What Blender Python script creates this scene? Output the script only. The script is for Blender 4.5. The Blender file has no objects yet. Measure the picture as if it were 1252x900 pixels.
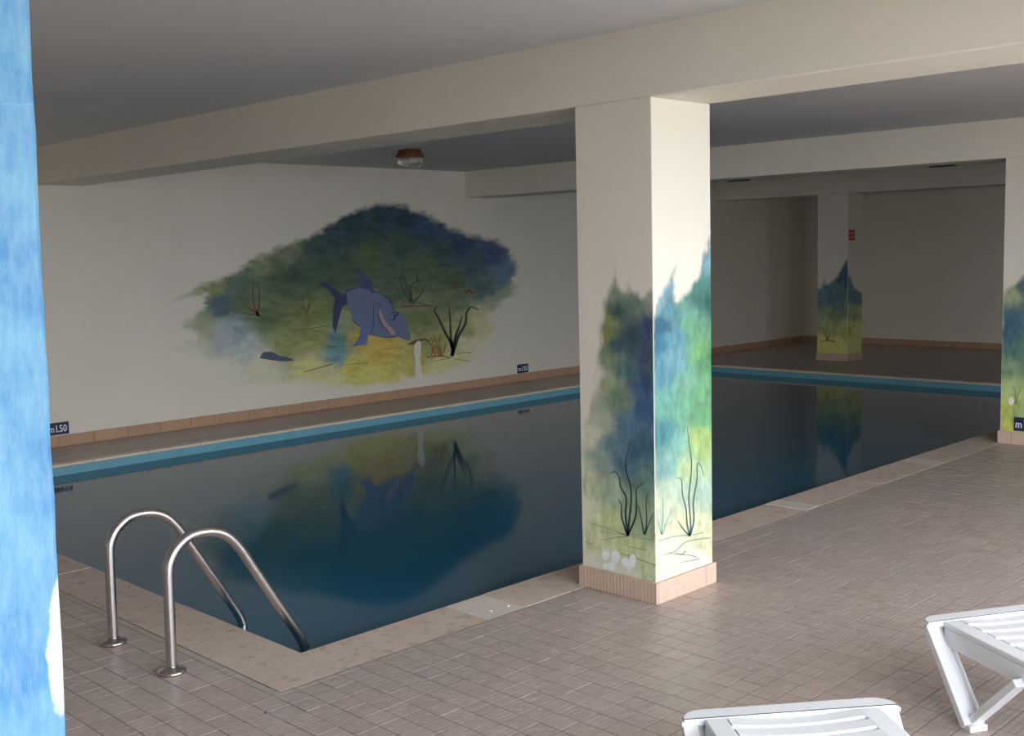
import bpy, bmesh, math, random
import numpy as np
from mathutils import Matrix, Vector

random.seed(7)
SC = bpy.context.scene
COL = SC.collection

# ------------------------------------------------------------------ camera
W, H, F = 1252, 900, 1373.07
YAW, PITCH, ROLL = 0.78304, -0.10467, -0.02420
CAM = np.array([-2.5829, -3.9075, 1.674])


def cam_rows():
    fw = np.array([math.sin(YAW) * math.cos(PITCH), math.cos(YAW) * math.cos(PITCH), math.sin(PITCH)])
    r = np.cross(fw, [0, 0, 1.0])
    r /= np.linalg.norm(r)
    u = np.cross(r, fw)
    c, s = math.cos(ROLL), math.sin(ROLL)
    return np.array([c * r + s * u, -s * r + c * u, fw])


RR = cam_rows()


def proj(p):
    q = (np.asarray(p, float) - CAM) @ RR.T
    return np.stack([W / 2 + F * q[..., 0] / q[..., 2], H / 2 - F * q[..., 1] / q[..., 2]], -1)


def hit(px, py, ax, v):
    d = RR.T @ np.array([(px - W / 2) / F, -(py - H / 2) / F, 1.0])
    i = 'xyz'.index(ax)
    return CAM + d * (v - CAM[i]) / d[i]


cd = bpy.data.cameras.new('camera')
cd.sensor_fit = 'HORIZONTAL'
cd.sensor_width = 36.0
cd.lens = F * 36.0 / W
cd.clip_start = 0.05
co = bpy.data.objects.new('camera', cd)
COL.objects.link(co)
m = Matrix.Identity(4)
for i in range(3):
    m[i][0], m[i][1], m[i][2], m[i][3] = RR[0][i], RR[1][i], -RR[2][i], CAM[i]
co.matrix_world = m
SC.camera = co

# ------------------------------------------------------------------ daylight
OPEN_X0, OPEN_X1, OPEN_Z0, OPEN_Z1, FRONT_Y = -3.2, 4.2, 0.04, 2.30, -5.3
SKY = 5.0
w = bpy.data.worlds.new('sky')
SC.world = w
w.use_nodes = True
bg = w.node_tree.nodes['Background']
bg.inputs['Color'].default_value = (0.87, 0.925, 1.0, 1)
bg.inputs['Strength'].default_value = SKY
pl = bpy.data.lights.new('window_front_offscreen', 'AREA')
pl.shape = 'RECTANGLE'
pl.size, pl.size_y = OPEN_X1 - OPEN_X0, OPEN_Z1 - OPEN_Z0
pl.cycles.is_portal = True
po = bpy.data.objects.new('window_front_offscreen', pl)
COL.objects.link(po)
po.location = ((OPEN_X0 + OPEN_X1) / 2, FRONT_Y - 0.02, (OPEN_Z0 + OPEN_Z1) / 2)
po.rotation_euler = (math.radians(90), 0, 0)

SC.view_settings.view_transform = 'Standard'
SC.view_settings.look = 'None'
SC.view_settings.gamma = 1.0
SC.view_settings.use_curve_mapping = False
SC.view_settings.exposure = 1.2


# ------------------------------------------------------------------ materials
def lin(c):
    c = np.asarray(c, float) / 255.0
    return np.where(c <= 0.04045, c / 12.92, ((c + 0.055) / 1.055) ** 2.4)


class NT:
    def __init__(s, name):
        s.m = bpy.data.materials.new(name)
        s.m.use_nodes = True
        s.t = s.m.node_tree
        s.b = s.t.nodes['Principled BSDF']

    def n(s, kind, **kw):
        nd = s.t.nodes.new(kind)
        for k, v in kw.items():
            setattr(nd, k, v)
        return nd

    def l(s, a, b):
        s.t.links.new(a, b)

    def math(s, op, a, b=None):
        nd = s.n('ShaderNodeMath', operation=op)
        for i, v in enumerate((a, b)):
            if v is None:
                continue
            if isinstance(v, (int, float)):
                nd.inputs[i].default_value = v
            else:
                s.l(v, nd.inputs[i])
        return nd.outputs[0]

    def mix(s, fac, a, b, blend='MIX'):
        nd = s.n('ShaderNodeMix', data_type='RGBA', blend_type=blend)
        for sock, v in ((nd.inputs[0], fac), (nd.inputs[6], a), (nd.inputs[7], b)):
            if isinstance(v, (int, float)):
                sock.default_value = v
            elif isinstance(v, (tuple, list)):
                sock.default_value = (*v[:3], 1)
            else:
                s.l(v, sock)
        return nd.outputs[2]

    def noise(s, vec, scale, detail=3, rough=0.55):
        nd = s.n('ShaderNodeTexNoise')
        nd.inputs['Scale'].default_value = scale
        nd.inputs['Detail'].default_value = detail
        nd.inputs['Roughness'].default_value = rough
        s.l(vec, nd.inputs['Vector'])
        return nd.outputs['Fac']

    def ramp(s, fac, a, b, c0=(0, 0, 0), c1=(1, 1, 1)):
        nd = s.n('ShaderNodeValToRGB')
        e = nd.color_ramp.elements
        e[0].position, e[1].position = a, b
        e[0].color, e[1].color = (*c0, 1), (*c1, 1)
        s.l(fac, nd.inputs[0])
        return nd.outputs[0]

    def bump(s, h, dist, strength=1.0):
        nd = s.n('ShaderNodeBump')
        nd.inputs['Distance'].default_value = dist
        nd.inputs['Strength'].default_value = strength
        s.l(h, nd.inputs['Height'])
        s.l(nd.outputs[0], s.b.inputs['Normal'])

    def pos(s):
        return s.n('ShaderNodeNewGeometry').outputs['Position']

    def set(s, **kw):
        for k, v in kw.items():
            s.b.inputs[k.replace('_', ' ')].default_value = v


CREAM = np.array([0.82, 0.765, 0.655])


def plaster(name, col, var=0.06, rough=0.75, spec=0.25, scale=1.0):
    t = NT(name)
    p = t.pos()
    a = t.noise(p, 1.3 * scale, 4)
    b = t.noise(p, 35 * scale, 3)
    c = t.mix(t.math('MULTIPLY', a, 1.0), tuple(np.array(col) * (1 - var)), tuple(np.minimum(np.array(col) * (1 + var), .95)))
    t.l(c, t.b.inputs['Base Color'])
    t.set(Roughness=rough)
    t.b.inputs['Specular IOR Level'].default_value = spec
    t.bump(t.math('ADD', b, t.math('MULTIPLY', a, 0.6)), 0.0015, 0.6)
    return t.m


def paint_mat(name):
    t = NT(name)
    at = t.n('ShaderNodeAttribute', attribute_name='paint')
    p = t.pos()
    a = t.noise(p, 1.3, 4)
    b = t.noise(p, 35, 3)
    wall = t.mix(a, tuple(CREAM * 0.97), tuple(CREAM * 1.03))
    br = t.noise(p, 18, 5, 0.7)
    pc = t.mix(t.math('MULTIPLY', br, 0.42), at.outputs['Color'], (0.02, 0.03, 0.03), 'MULTIPLY')
    col = t.mix(at.outputs['Alpha'], wall, pc)
    t.l(col, t.b.inputs['Base Color'])
    t.set(Roughness=0.7)
    t.b.inputs['Specular IOR Level'].default_value = 0.25
    t.bump(t.math('ADD', b, t.math('MULTIPLY', a, 0.6)), 0.0015, 0.6)
    return t.m


def flat(name, col, rough=0.6, metal=0.0, spec=0.4, nscale=30, var=0.08):
    t = NT(name)
    a = t.noise(t.pos(), nscale, 3)
    t.l(t.mix(a, tuple(np.array(col) * (1 - var)), tuple(np.minimum(np.array(col) * (1 + var), 1))), t.b.inputs['Base Color'])
    t.set(Roughness=rough, Metallic=metal)
    t.b.inputs['Specular IOR Level'].default_value = spec
    return t.m


TP = 0.101
TX0, TY0 = -0.0265, -1.637


def tile_mat():
    t = NT('studded_floor_tile')
    p = t.pos()
    sep = t.n('ShaderNodeSeparateXYZ')
    t.l(p, sep.inputs[0])
    u = t.math('DIVIDE', t.math('SUBTRACT', sep.outputs[0], TX0), TP)
    v = t.math('DIVIDE', t.math('SUBTRACT', sep.outputs[1], TY0), TP)
    cmb = t.n('ShaderNodeCombineXYZ')
    t.l(t.math('FLOOR', u), cmb.inputs[0])
    t.l(t.math('FLOOR', v), cmb.inputs[1])
    wn = t.n('ShaderNodeTexWhiteNoise', noise_dimensions='3D')
    t.l(cmb.outputs[0], wn.inputs['Vector'])
    big = t.noise(p, 0.9, 4)
    fine = t.noise(p, 60, 3)
    base = t.mix(wn.outputs['Value'], (0.48, 0.375, 0.325), (0.60, 0.48, 0.42))
    base = t.mix(t.ramp(big, 0.35, 0.7), base, (0.47, 0.40, 0.37))
    base = t.mix(t.math('MULTIPLY', fine, 0.3), base, (0.30, 0.21, 0.18))
    # little raised studs, 4 x 4 on a tile, offset row by row
    k = 4.0
    jit = t.math('MULTIPLY', t.math('SUBTRACT', t.noise(p, 30, 2), 0.5), 0.5)
    u = t.math('ADD', u, t.math('MULTIPLY', jit, 0.2))
    uu = t.math('MULTIPLY', u, k)
    vv = t.math('MULTIPLY', v, k)
    su = t.math('ABSOLUTE', t.math('SINE', t.math('MULTIPLY', uu, math.pi)))
    sv = t.math('ABSOLUTE', t.math('SINE', t.math('MULTIPLY', vv, math.pi)))
    stud = t.math('POWER', t.math('MULTIPLY', su, sv), 0.7)
    cm2 = t.n('ShaderNodeCombineXYZ')
    t.l(t.math('FLOOR', uu), cm2.inputs[0])
    t.l(t.math('FLOOR', vv), cm2.inputs[1])
    w2 = t.n('ShaderNodeTexWhiteNoise', noise_dimensions='3D')
    t.l(cm2.outputs[0], w2.inputs['Vector'])
    stud = t.math('MULTIPLY', stud, t.math('ADD', t.math('MULTIPLY', w2.outputs['Value'], 0.75), 0.25))
    base = t.mix(t.math('MULTIPLY', w2.outputs['Value'], 0.30), base, (0.66, 0.56, 0.50))
    t.l(base, t.b.inputs['Base Color'])
    t.set(Roughness=0.38)
    t.b.inputs['Specular IOR Level'].default_value = 0.5
    t.bump(stud, 0.0016, 0.7)
    return t.m


def stone_mat(name, col, spot=0.5, blot=0.8):
    t = NT(name)
    p = t.pos()
    a = t.noise(p, 4, 5, 0.65)
    b = t.noise(p, 45, 4, 0.7)
    c = t.noise(p, 14, 4, 0.7)
    col = np.array(col)
    x = t.mix(a, tuple(col * 0.8), tuple(col * 1.15))
    x = t.mix(t.math('MULTIPLY', t.ramp(c, 0.54, 0.66), blot), x, tuple(col * np.array([0.66, 0.58, 0.56])))
    x = t.mix(t.math('MULTIPLY', t.ramp(b, 0.6, 0.72), spot), x, tuple(col * 0.4))
    t.l(x, t.b.inputs['Base Color'])
    t.set(Roughness=0.6)
    t.bump(b, 0.001, 0.5)
    return t.m


def blue_mat():
    t = NT('worn_sky_blue_paint')
    p = t.pos()
    sep = t.n('ShaderNodeSeparateXYZ')
    t.l(p, sep.inputs[0])
    a = t.noise(p, 5, 5, 0.6)
    mp = t.n('ShaderNodeMapping')
    mp.inputs['Scale'].default_value = (60, 60, 14)
    t.l(p, mp.inputs['Vector'])
    b = t.noise(mp.outputs[0], 1.5, 4, 0.7)
    x = t.mix(t.ramp(a, 0.36, 0.64), (0.018, 0.15, 0.37), (0.12, 0.31, 0.45))
    x = t.mix(t.math('MULTIPLY', t.ramp(b, 0.35, 0.75), 0.45), x, (0.27, 0.42, 0.50))
    # bare white patch by the corner, a lens of its own shape
    px, pz = hit(64, 790, 'y', BLUE_Y)[[0, 2]]
    dx = t.math('DIVIDE', t.math('SUBTRACT', sep.outputs[0], float(px) + 0.016), 0.024)
    dz = t.math('DIVIDE', t.math('SUBTRACT', sep.outputs[2], float(pz)), 0.105)
    skew = t.math('ADD', dx, t.math('MULTIPLY', dz, -0.35))
    d = t.math('ADD', t.math('MULTIPLY', skew, skew), t.math('MULTIPLY', dz, dz))
    nn = t.noise(p, 40, 3)
    patch = t.ramp(t.math('ADD', d, t.math('MULTIPLY', t.math('SUBTRACT', nn, 0.5), 0.9)), 0.75, 1.0, (1, 1, 1), (0, 0, 0))
    x = t.mix(patch, x, (0.50, 0.54, 0.53))
    t.l(x, t.b.inputs['Base Color'])
    t.set(Roughness=0.65)
    t.bump(t.math('ADD', b, a), 0.003, 0.6)
    return t.m


def water_mat():
    t = NT('still_pool_water')
    p = t.pos()
    a = t.noise(p, 2.2, 3)
    t.set(Roughness=0.06, IOR=1.333)
    t.b.inputs['Base Color'].default_value = (0.016, 0.125, 0.225, 1)
    t.b.inputs['Specular IOR Level'].default_value = 0.5
    t.bump(a, 0.003, 0.12)
    return t.m


def skirting_mat():
    t = NT('ribbed_skirting_tile')
    p = t.pos()
    sep = t.n('ShaderNodeSeparateXYZ')
    t.l(p, sep.inputs[0])
    s = t.math('ADD', sep.outputs[0], sep.outputs[1])
    wv = t.math('SINE', t.math('MULTIPLY', s, 2 * math.pi / 0.021))
    a = t.noise(p, 25, 4)
    x = t.mix(a, (0.54, 0.39, 0.30), (0.68, 0.51, 0.40))
    t.l(x, t.b.inputs['Base Color'])
    t.set(Roughness=0.55)
    t.bump(wv, 0.0007, 0.5)
    return t.m


BLUE_Y = -2.43
M = dict(
    wall=plaster('cream_wall_plaster', CREAM),
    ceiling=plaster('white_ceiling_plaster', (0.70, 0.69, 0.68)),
    paint=paint_mat('mural_paint'),
    tile=tile_mat(),
    grout=flat('dark_grout', (0.13, 0.105, 0.10), 0.9),
    stone=stone_mat('coping_stone', (0.66, 0.54, 0.455), 0.8),
    stone_pale=stone_mat('pale_coping_stone', (0.74, 0.67, 0.59), 0.25, 0.1),
    stone_edge=stone_mat('buff_edge_stone', (0.82, 0.69, 0.55), 0.3, 0.2),
    skirting=skirting_mat(),
    base=stone_mat('terracotta_skirting', (0.54, 0.335, 0.21), 0.15, 0.2),
    blue=blue_mat(),
    basin=flat('blue_pool_tile', (0.075, 0.25, 0.35), 0.35, var=0.15, nscale=12),
    ledge=flat('pale_blue_ledge_tile', (0.19, 0.44, 0.54), 0.35, var=0.15, nscale=12),
    water=water_mat(),
    steel=flat('brushed_steel', (0.56, 0.53, 0.52), 0.27, 1.0, var=0.05),
    plastic=flat('white_plastic', (0.80, 0.81, 0.83), 0.35, var=0.02),
    navy=flat('navy_enamel', (0.025, 0.025, 0.10), 0.4),
    white=flat('white_enamel', (0.85, 0.85, 0.85), 0.5),
    red=flat('red_enamel', (0.50, 0.075, 0.04), 0.5),
    pale=flat('pale_lettering', (0.62, 0.38, 0.32), 0.5),
    brown=flat('brown_lamp_metal', (0.20, 0.06, 0.025), 0.5),
    dark=flat('dark_slot', (0.015, 0.015, 0.015), 0.8),
    terrace=flat('terrace_concrete', (0.20, 0.19, 0.17), 0.9, var=0.1, nscale=3),
)
tg = NT('lamp_glass')
tg.set(Roughness=0.12, IOR=1.45)
tg.b.inputs['Transmission Weight'].default_value = 0.75
tg.b.inputs['Base Color'].default_value = (0.80, 0.78, 0.74, 1)
M['glass'] = tg.m

_flat = {}


def print_mat(rgb, ref):
    """flat paint of the mural: the colour seen, freed from the light that falls on the wall"""
    alb = tuple(float(x) for x in np.clip(lin(rgb) / lin(ref) * CREAM, 0.004, 0.9))
    key = tuple(round(x, 3) for x in alb)
    if key not in _flat:
        _flat[key] = flat('painted_colour', alb, 0.7, spec=0.2, nscale=25, var=0.18)
    return _flat[key]


# ------------------------------------------------------------------ mesh helpers
def link(name, me, mat, parent=None, kind=None):
    o = bpy.data.objects.new(name, me)
    COL.objects.link(o)
    if mat is not None and not me.materials:
        me.materials.append(M[mat] if isinstance(mat, str) else mat)
    if parent is not None:
        o.parent = parent
    if kind:
        o['kind'] = kind
    return o


def mesh_from(name, V, Fc, smooth=False):
    me = bpy.data.meshes.new(name)
    me.from_pydata([tuple(map(float, v)) for v in V], [], Fc)
    me.update()
    if smooth:
        me.polygons.foreach_set('use_smooth', [True] * len(me.polygons))
    return me


def bm_mesh(name, bm, smooth=False):
    bmesh.ops.recalc_face_normals(bm, faces=bm.faces)
    me = bpy.data.meshes.new(name)
    bm.to_mesh(me)
    bm.free()
    if smooth:
        me.polygons.foreach_set('use_smooth', [True] * len(me.polygons))
    return me


def add_box(bm, lo, hi):
    vs = [bm.verts.new((x, y, z)) for x in (lo[0], hi[0]) for y in (lo[1], hi[1]) for z in (lo[2], hi[2])]
    for f in ((0, 1, 3, 2), (4, 6, 7, 5), (0, 4, 5, 1), (2, 3, 7, 6), (0, 2, 6, 4), (1, 5, 7, 3)):
        bm.faces.new([vs[i] for i in f])
    return vs


def box_mesh(name, *boxes, bevel=0.0, seg=1):
    bm = bmesh.new()
    for lo, hi in boxes:
        add_box(bm, lo, hi)
    if bevel:
        bmesh.ops.bevel(bm, geom=list(bm.edges), offset=bevel, segments=seg, affect='EDGES', profile=0.5)
    return bm_mesh(name, bm)


def tube_mesh(name, pts, r, n=16, caps=True):
    P = [Vector(p) for p in pts]
    V, Fc = [], []
    up = Vector((0, 1, 0))
    for i, p in enumerate(P):
        t = (P[min(i + 1, len(P) - 1)] - P[max(i - 1, 0)]).normalized()
        a = up - t * up.dot(t)
        if a.length < 1e-4:
            a = Vector((1, 0, 0))
        a.normalize()
        b = t.cross(a)
        for k in range(n):
            q = 2 * math.pi * k / n
            V.append(p + (a * math.cos(q) + b * math.sin(q)) * r)
    for i in range(len(P) - 1):
        for k in range(n):
            Fc.append((i * n + k, i * n + (k + 1) % n, (i + 1) * n + (k + 1) % n, (i + 1) * n + k))
    if caps:
        Fc.append(tuple(range(n))[::-1])
        Fc.append(tuple((len(P) - 1) * n + k for k in range(n)))
    return mesh_from(name, V, Fc, True)


def lathe_mesh(name, prof, n=32):
    V, Fc = [], []
    for r, z in prof:
        for k in range(n):
            q = 2 * math.pi * k / n
            V.append((r * math.cos(q), r * math.sin(q), z))
    for i in range(len(prof) - 1):
        for k in range(n):
            Fc.append((i * n + k, i * n + (k + 1) % n, (i + 1) * n + (k + 1) % n, (i + 1) * n + k))
    Fc.append(tuple(range(n))[::-1])
    Fc.append(tuple((len(prof) - 1) * n + k for k in range(n)))
    return mesh_from(name, V, Fc, True)


def spline(pts, n=6):
    """Catmull-Rom through points"""
    P = [np.array(p, float) for p in pts]
    P = [2 * P[0] - P[1]] + P + [2 * P[-1] - P[-2]]
    out = []
    for i in range(1, len(P) - 2):
        for k in range(n):
            t = k / n
            a, b, c, d = P[i - 1:i + 3]
            out.append(0.5 * (2 * b + (c - a) * t + (2 * a - 5 * b + 4 * c - d) * t * t + (3 * b - a - 3 * c + d) * t ** 3))
    out.append(P[-2])
    return out


def thing(name, label, cat, loc=(0, 0, 0), rz=0.0, group=None):
    o = bpy.data.objects.new(name, None)
    COL.objects.link(o)
    o.location = loc
    o.rotation_euler = (0, 0, rz)
    tag(o, label, cat, group)
    return o


def tag(o, label, cat=None, group=None):
    o['label'] = label
    if cat:
        o['category'] = cat
    if group:
        o['group'] = group
    return o


# ------------------------------------------------------------------ room shell
YW, XW, XL = 6.132, 14.492, -6.0
ZC1, ZC2 = 2.659, 2.6215
X1, X1B, X2, X2B, X3, X3B = 1.508, 1.963, 6.684, 7.140, 11.86, 12.27
ZB1, ZB2, ZB3 = 2.345, 2.313, 2.346
YC, YD = -0.723, -0.264
CW = 0.289
PX1, PY1 = 10.50, 5.265         # pool water edge on the two far sides
EX1, EY1 = 10.50, 5.265
EW = 0.10                       # width of the buff edge stones there
WATER = -0.097

link('wall_back', box_mesh('wall_back', ((XL - .2, YW, -.3), (XW + .2, YW + .2, 2.9))), 'wall', kind='structure')
link('wall_right', box_mesh('wall_right', ((XW, FRONT_Y - .2, -.3), (XW + .2, YW, 2.9))), 'wall', kind='structure')
link('wall_left', box_mesh('wall_left', ((XL - .2, FRONT_Y - .2, -.3), (XL, YW, 2.9))), 'wall', kind='structure')
link('wall_front', box_mesh('wall_front',
     ((XL, FRONT_Y - .2, -.3), (OPEN_X0, FRONT_Y, 2.9)), ((OPEN_X1, FRONT_Y - .2, -.3), (XW, FRONT_Y, 2.9)),
     ((OPEN_X0, FRONT_Y - .2, OPEN_Z1), (OPEN_X1, FRONT_Y, 2.9)), ((OPEN_X0, FRONT_Y - .2, -.3), (OPEN_X1, FRONT_Y, OPEN_Z0))),
     'wall', kind='structure')
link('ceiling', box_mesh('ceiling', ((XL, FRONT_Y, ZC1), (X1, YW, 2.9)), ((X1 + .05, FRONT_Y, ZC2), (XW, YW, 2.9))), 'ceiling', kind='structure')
for a, b, z in ((X1, X1B, ZB1), (X2, X2B, ZB2), (X3, X3B, ZB3)):
    link('ceiling_beam', box_mesh('ceiling_beam', ((a, FRONT_Y, z), (b, YW, ZC1 + 0.05 if a == X1 else ZC2 + 0.05)), bevel=0.006), 'wall', kind='structure')
link('terrace', box_mesh('terrace', ((-25, -30, -.35), (30, FRONT_Y - .2, -.05))), 'terrace', kind='structure')

# floor slabs around the pool hole (grout bed; the tiles stand on it)
GB = -0.0009
floor = link('floor', box_mesh('floor',
     ((XL, FRONT_Y, -.3), (XW, -CW, GB)), ((XL, -CW, -.3), (-CW, YW, GB)),
     ((-CW, EY1 + EW, -.3), (XW, YW, GB)), ((EX1 + EW, -CW, -.3), (XW, EY1 + EW, GB))), 'grout', kind='structure')

# pool basin
basin = link('pool_basin', box_mesh('pool_basin',
     ((-CW, -CW, -1.7), (PX1 + .3, PY1 + .3, -1.55)),
     ((-CW, -CW, -1.55), (0.02, PY1 + .3, -.045)), ((0.02, -CW, -1.55), (PX1 + .3, 0.02, -.045)),
     ((PX1 + 0.001, 0.02, -1.55), (PX1 + .3, PY1 + .3, -.0265)), ((0.02, PY1 + 0.001, -1.55), (PX1 + 0.001, PY1 + .3, -.0265))), 'basin', kind='structure')
# pale blue glazed band that lines the two far sides, its nose rounded
for lo, hi in (((0.02, PY1 - .014, -.30), (PX1, PY1, -.027)), ((PX1 - .014, 0.02, -.30), (PX1, PY1 - .014, -.027))):
    link('glazed_band', box_mesh('glazed_band', (lo, hi), bevel=.005, seg=2), 'ledge', basin)
water = link('pool_water', mesh_from('pool_water', [(0.02, 0.02, WATER), (PX1 - .014, 0.02, WATER), (PX1 - .014, PY1 - .014, WATER), (0.02, PY1 - .014, WATER)], [(0, 1, 2, 3)]), 'water', kind='stuff')
tag(water, 'still dark teal water filling the indoor pool', 'water')

# stone coping, slab by slab
coping = bpy.data.objects.new('pool_coping', None)
COL.objects.link(coping)
coping['kind'] = 'structure'
rnd = random.Random(3)


def slab(lo, hi, mat='stone', name='coping_slab', z=0.0):
    z += rnd.uniform(-.0015, .0015)
    return link(name, box_mesh(name, ((lo[0], lo[1], -.045 if name == 'coping_slab' else -.026), (hi[0], hi[1], z)), bevel=0.0015 if name == 'coping_slab' else 0.004), mat, coping)


G = 0.0018
# corner slab with a rounded outer corner
V = [(-CW + G, 0.98), (-CW + G, -CW + .02)] + [(-CW + .02 - .02 * math.cos(a), -CW + .02 - .02 * math.sin(a)) for a in np.linspace(0.3, 1.3, 4)] + [(-CW + .02, -CW + G), (-G, -CW + G), (-G, 0), (0.01, 0.01), (0.01, 0.98)]
bm = bmesh.new()
top = bm.faces.new([bm.verts.new((x, y, 0.0)) for x, y in V])
r = bmesh.ops.extrude_face_region(bm, geom=[top])
for v in [g for g in r['geom'] if isinstance(g, bmesh.types.BMVert)]:
    v.co.z = -.045
link('coping_slab', bm_mesh('coping_slab', bm), 'stone', coping)
y = 0.98
while y < EY1:
    y2 = min(y + 1.02, EY1 + EW)
    slab((-CW + G, y + G), (0.01, y2 - G))
    y = y2
xs = [0, 0.828, 1.078, 1.62, 2.62, 3.60, 3.76, 4.62, 5.46, 5.62, 6.62, 7.62, 8.62, 9.62, 10.6]
for a, b in zip(xs, xs[1:]):
    slab((a + G, -CW + G), (b - G, 0.01), 'stone_pale' if abs(a - .828) < .01 or a in (3.60, 5.46) else 'stone')
for px, py in ((600, 747), (621, 741)):
    p = hit(px, py, 'z', 0)
    o = link('screw_cap', lathe_mesh('screw_cap', [(.0065, 0), (.0065, .002), (.004, .003)], 12), 'white', coping)
    o.location = (p[0], p[1], 0.0)
x = 0.01
while x < EX1:
    x2 = min(x + .5, EX1 + EW)
    slab((x + G, EY1 - .018), (x2 - G, EY1 + EW), 'stone_edge', 'edge_stone')
    x = x2
y = 0.01
while y < EY1 - .03:
    y2 = min(y + .5, EY1 - .02)
    slab((EX1 - .018, y + G), (EX1 + EW, y2 - G), 'stone_edge', 'edge_stone')
    y = y2

# ------------------------------------------------------------------ floor tiles
tm = box_mesh('tile', ((-.0487, -.0487, -.011), (.0487, .0487, 0)))
bm = bmesh.new()
bm.from_mesh(tm)
bmesh.ops.bevel(bm, geom=[e for e in bm.edges if all(v.co.z > -.001 for v in e.verts)], offset=.0003, segments=1, affect='EDGES')
tile_me = bm_mesh('tile', bm)
tile_me.materials.append(M['tile'])


def open_deck(cx, cy):
    e = TP / 2
    if cx - e < XL or cx + e > XW or cy - e < FRONT_Y or cy + e > YW:
        return False
    return not (cx + e > -CW + .004 and cx - e < EX1 + EW and cy + e > -CW + .004 and cy - e < EY1 + EW)


cells = []
for i in range(int((XL - TX0) / TP) - 1, int((XW - TX0) / TP) + 2):
    for j in range(int((FRONT_Y - TY0) / TP) - 1, int((YW - TY0) / TP) + 2):
        cells.append((TX0 + (i + .5) * TP, TY0 + (j + .5) * TP))
cells = np.array(cells)
rng = np.random.default_rng(5)


def clip_rects(cx, cy):
    """the tile's rectangle cut at the pool surround and the walls"""
    e = .0487
    x0, x1, y0, y1 = max(cx - e, XL), min(cx + e, XW), max(cy - e, FRONT_Y), min(cy + e, YW)
    hx0, hx1, hy0, hy1 = -CW - .005, EX1 + EW + .003, -CW - .005, EY1 + EW + .003
    if x1 <= x0 or y1 <= y0:
        return []
    if x1 <= hx0 or x0 >= hx1 or y1 <= hy0 or y0 >= hy1:
        return [(x0, x1, y0, y1)]
    out = []
    if x0 < hx0:
        out.append((x0, hx0, y0, y1))
        x0 = hx0
    elif x1 > hx1:
        out.append((hx1, x1, y0, y1))
        x1 = hx1
    if y0 < hy0:
        out.append((x0, x1, y0, hy0))
    elif y1 > hy1:
        out.append((x0, x1, hy1, y1))
    return out


P3 = np.concatenate([cells, np.zeros((len(cells), 1))], 1)
depth = (P3 - CAM) @ RR[2]
pp = proj(P3)
vis = (depth > 1) & (pp[:, 0] > 85) & (pp[:, 0] < W - 4) & (pp[:, 1] < H - 4)
whole = np.array([open_deck(*c) for c in cells])
# tiles under the loungers show less
hide = (pp[:, 0] > 830) & (pp[:, 1] > 862) | (pp[:, 0] > 1130) & (pp[:, 1] > 770)
score = np.where(vis & whole & ~hide, 1 / np.maximum(depth, .1) ** 3, 0)
near = set(np.argsort(-score)[:300].tolist())
V, Fc = [], []
for k, (cx, cy) in enumerate(cells):
    dz = float(rng.uniform(-.0006, .0006))
    if k in near:
        o = link('tile', tile_me, None, floor)
        o.location = (cx, cy, dz)
        o.rotation_euler = (float(rng.uniform(-.004, .004)), float(rng.uniform(-.004, .004)), 0)
        continue
    for x0, x1, y0, y1 in clip_rects(cx, cy):
        if min(x1 - x0, y1 - y0) < .003:
            continue
        b = len(V)
        q = .0003
        V += [(x0, y0, -.011), (x1, y0, -.011), (x1, y1, -.011), (x0, y1, -.011),
              (x0, y0, dz - q), (x1, y0, dz - q), (x1, y1, dz - q), (x0, y1, dz - q),
              (x0 + q, y0 + q, dz), (x1 - q, y0 + q, dz), (x1 - q, y1 - q, dz), (x0 + q, y1 - q, dz)]
        for i in range(4):
            j = (i + 1) % 4
            Fc += [(b + i, b + j, b + 4 + j, b + 4 + i), (b + 4 + i, b + 4 + j, b + 8 + j, b + 8 + i)]
        Fc.append((b + 8, b + 9, b + 10, b + 11))
rest = link('tile_field', mesh_from('tile_field', V, Fc), 'tile', floor, 'stuff')

# ------------------------------------------------------------------ skirting on the walls
HB = 0.102


def skirting_run(name, length, loc, rz):
    root = bpy.data.objects.new(name, None)
    COL.objects.link(root)
    root['kind'] = 'structure'
    root.location = loc
    root.rotation_euler = (0, 0, rz)
    L = 0.33
    me = box_mesh('skirting_tile', ((0.0012, -.012, 0), (L - .0012, 0, HB)), bevel=.003)
    me.materials.append(M['base'])
    for k in range(int(length / L)):
        o = link('skirting_tile', me, None, root)
        o.location = (k * L, rng.uniform(-.0008, 0), 0)


skirting_run('baseboard_back', XW - XL, (XL, YW, 0), 0)
skirting_run('baseboard_right', YW - FRONT_Y, (XW, YW - .013, 0), -math.pi / 2)


# ------------------------------------------------------------------ painting on plaster
def vnoise(x, y, seed=0):
    xi, yi = np.floor(x).astype(int), np.floor(y).astype(int)
    fx, fy = x - xi, y - yi
    fx, fy = fx * fx * (3 - 2 * fx), fy * fy * (3 - 2 * fy)

    def h(a, b):
        v = np.sin(a * 127.1 + b * 311.7 + seed * 74.7) * 43758.5453
        return v - np.floor(v)
    return (h(xi, yi) * (1 - fx) + h(xi + 1, yi) * fx) * (1 - fy) + (h(xi, yi + 1) * (1 - fx) + h(xi + 1, yi + 1) * fx) * fy


def fbm(x, y, seed=0):
    return (vnoise(x, y, seed) * .5 + vnoise(2.1 * x, 2.1 * y, seed + 1) * .3 + vnoise(4.3 * x, 4.3 * y, seed + 2) * .2) - .5


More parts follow.
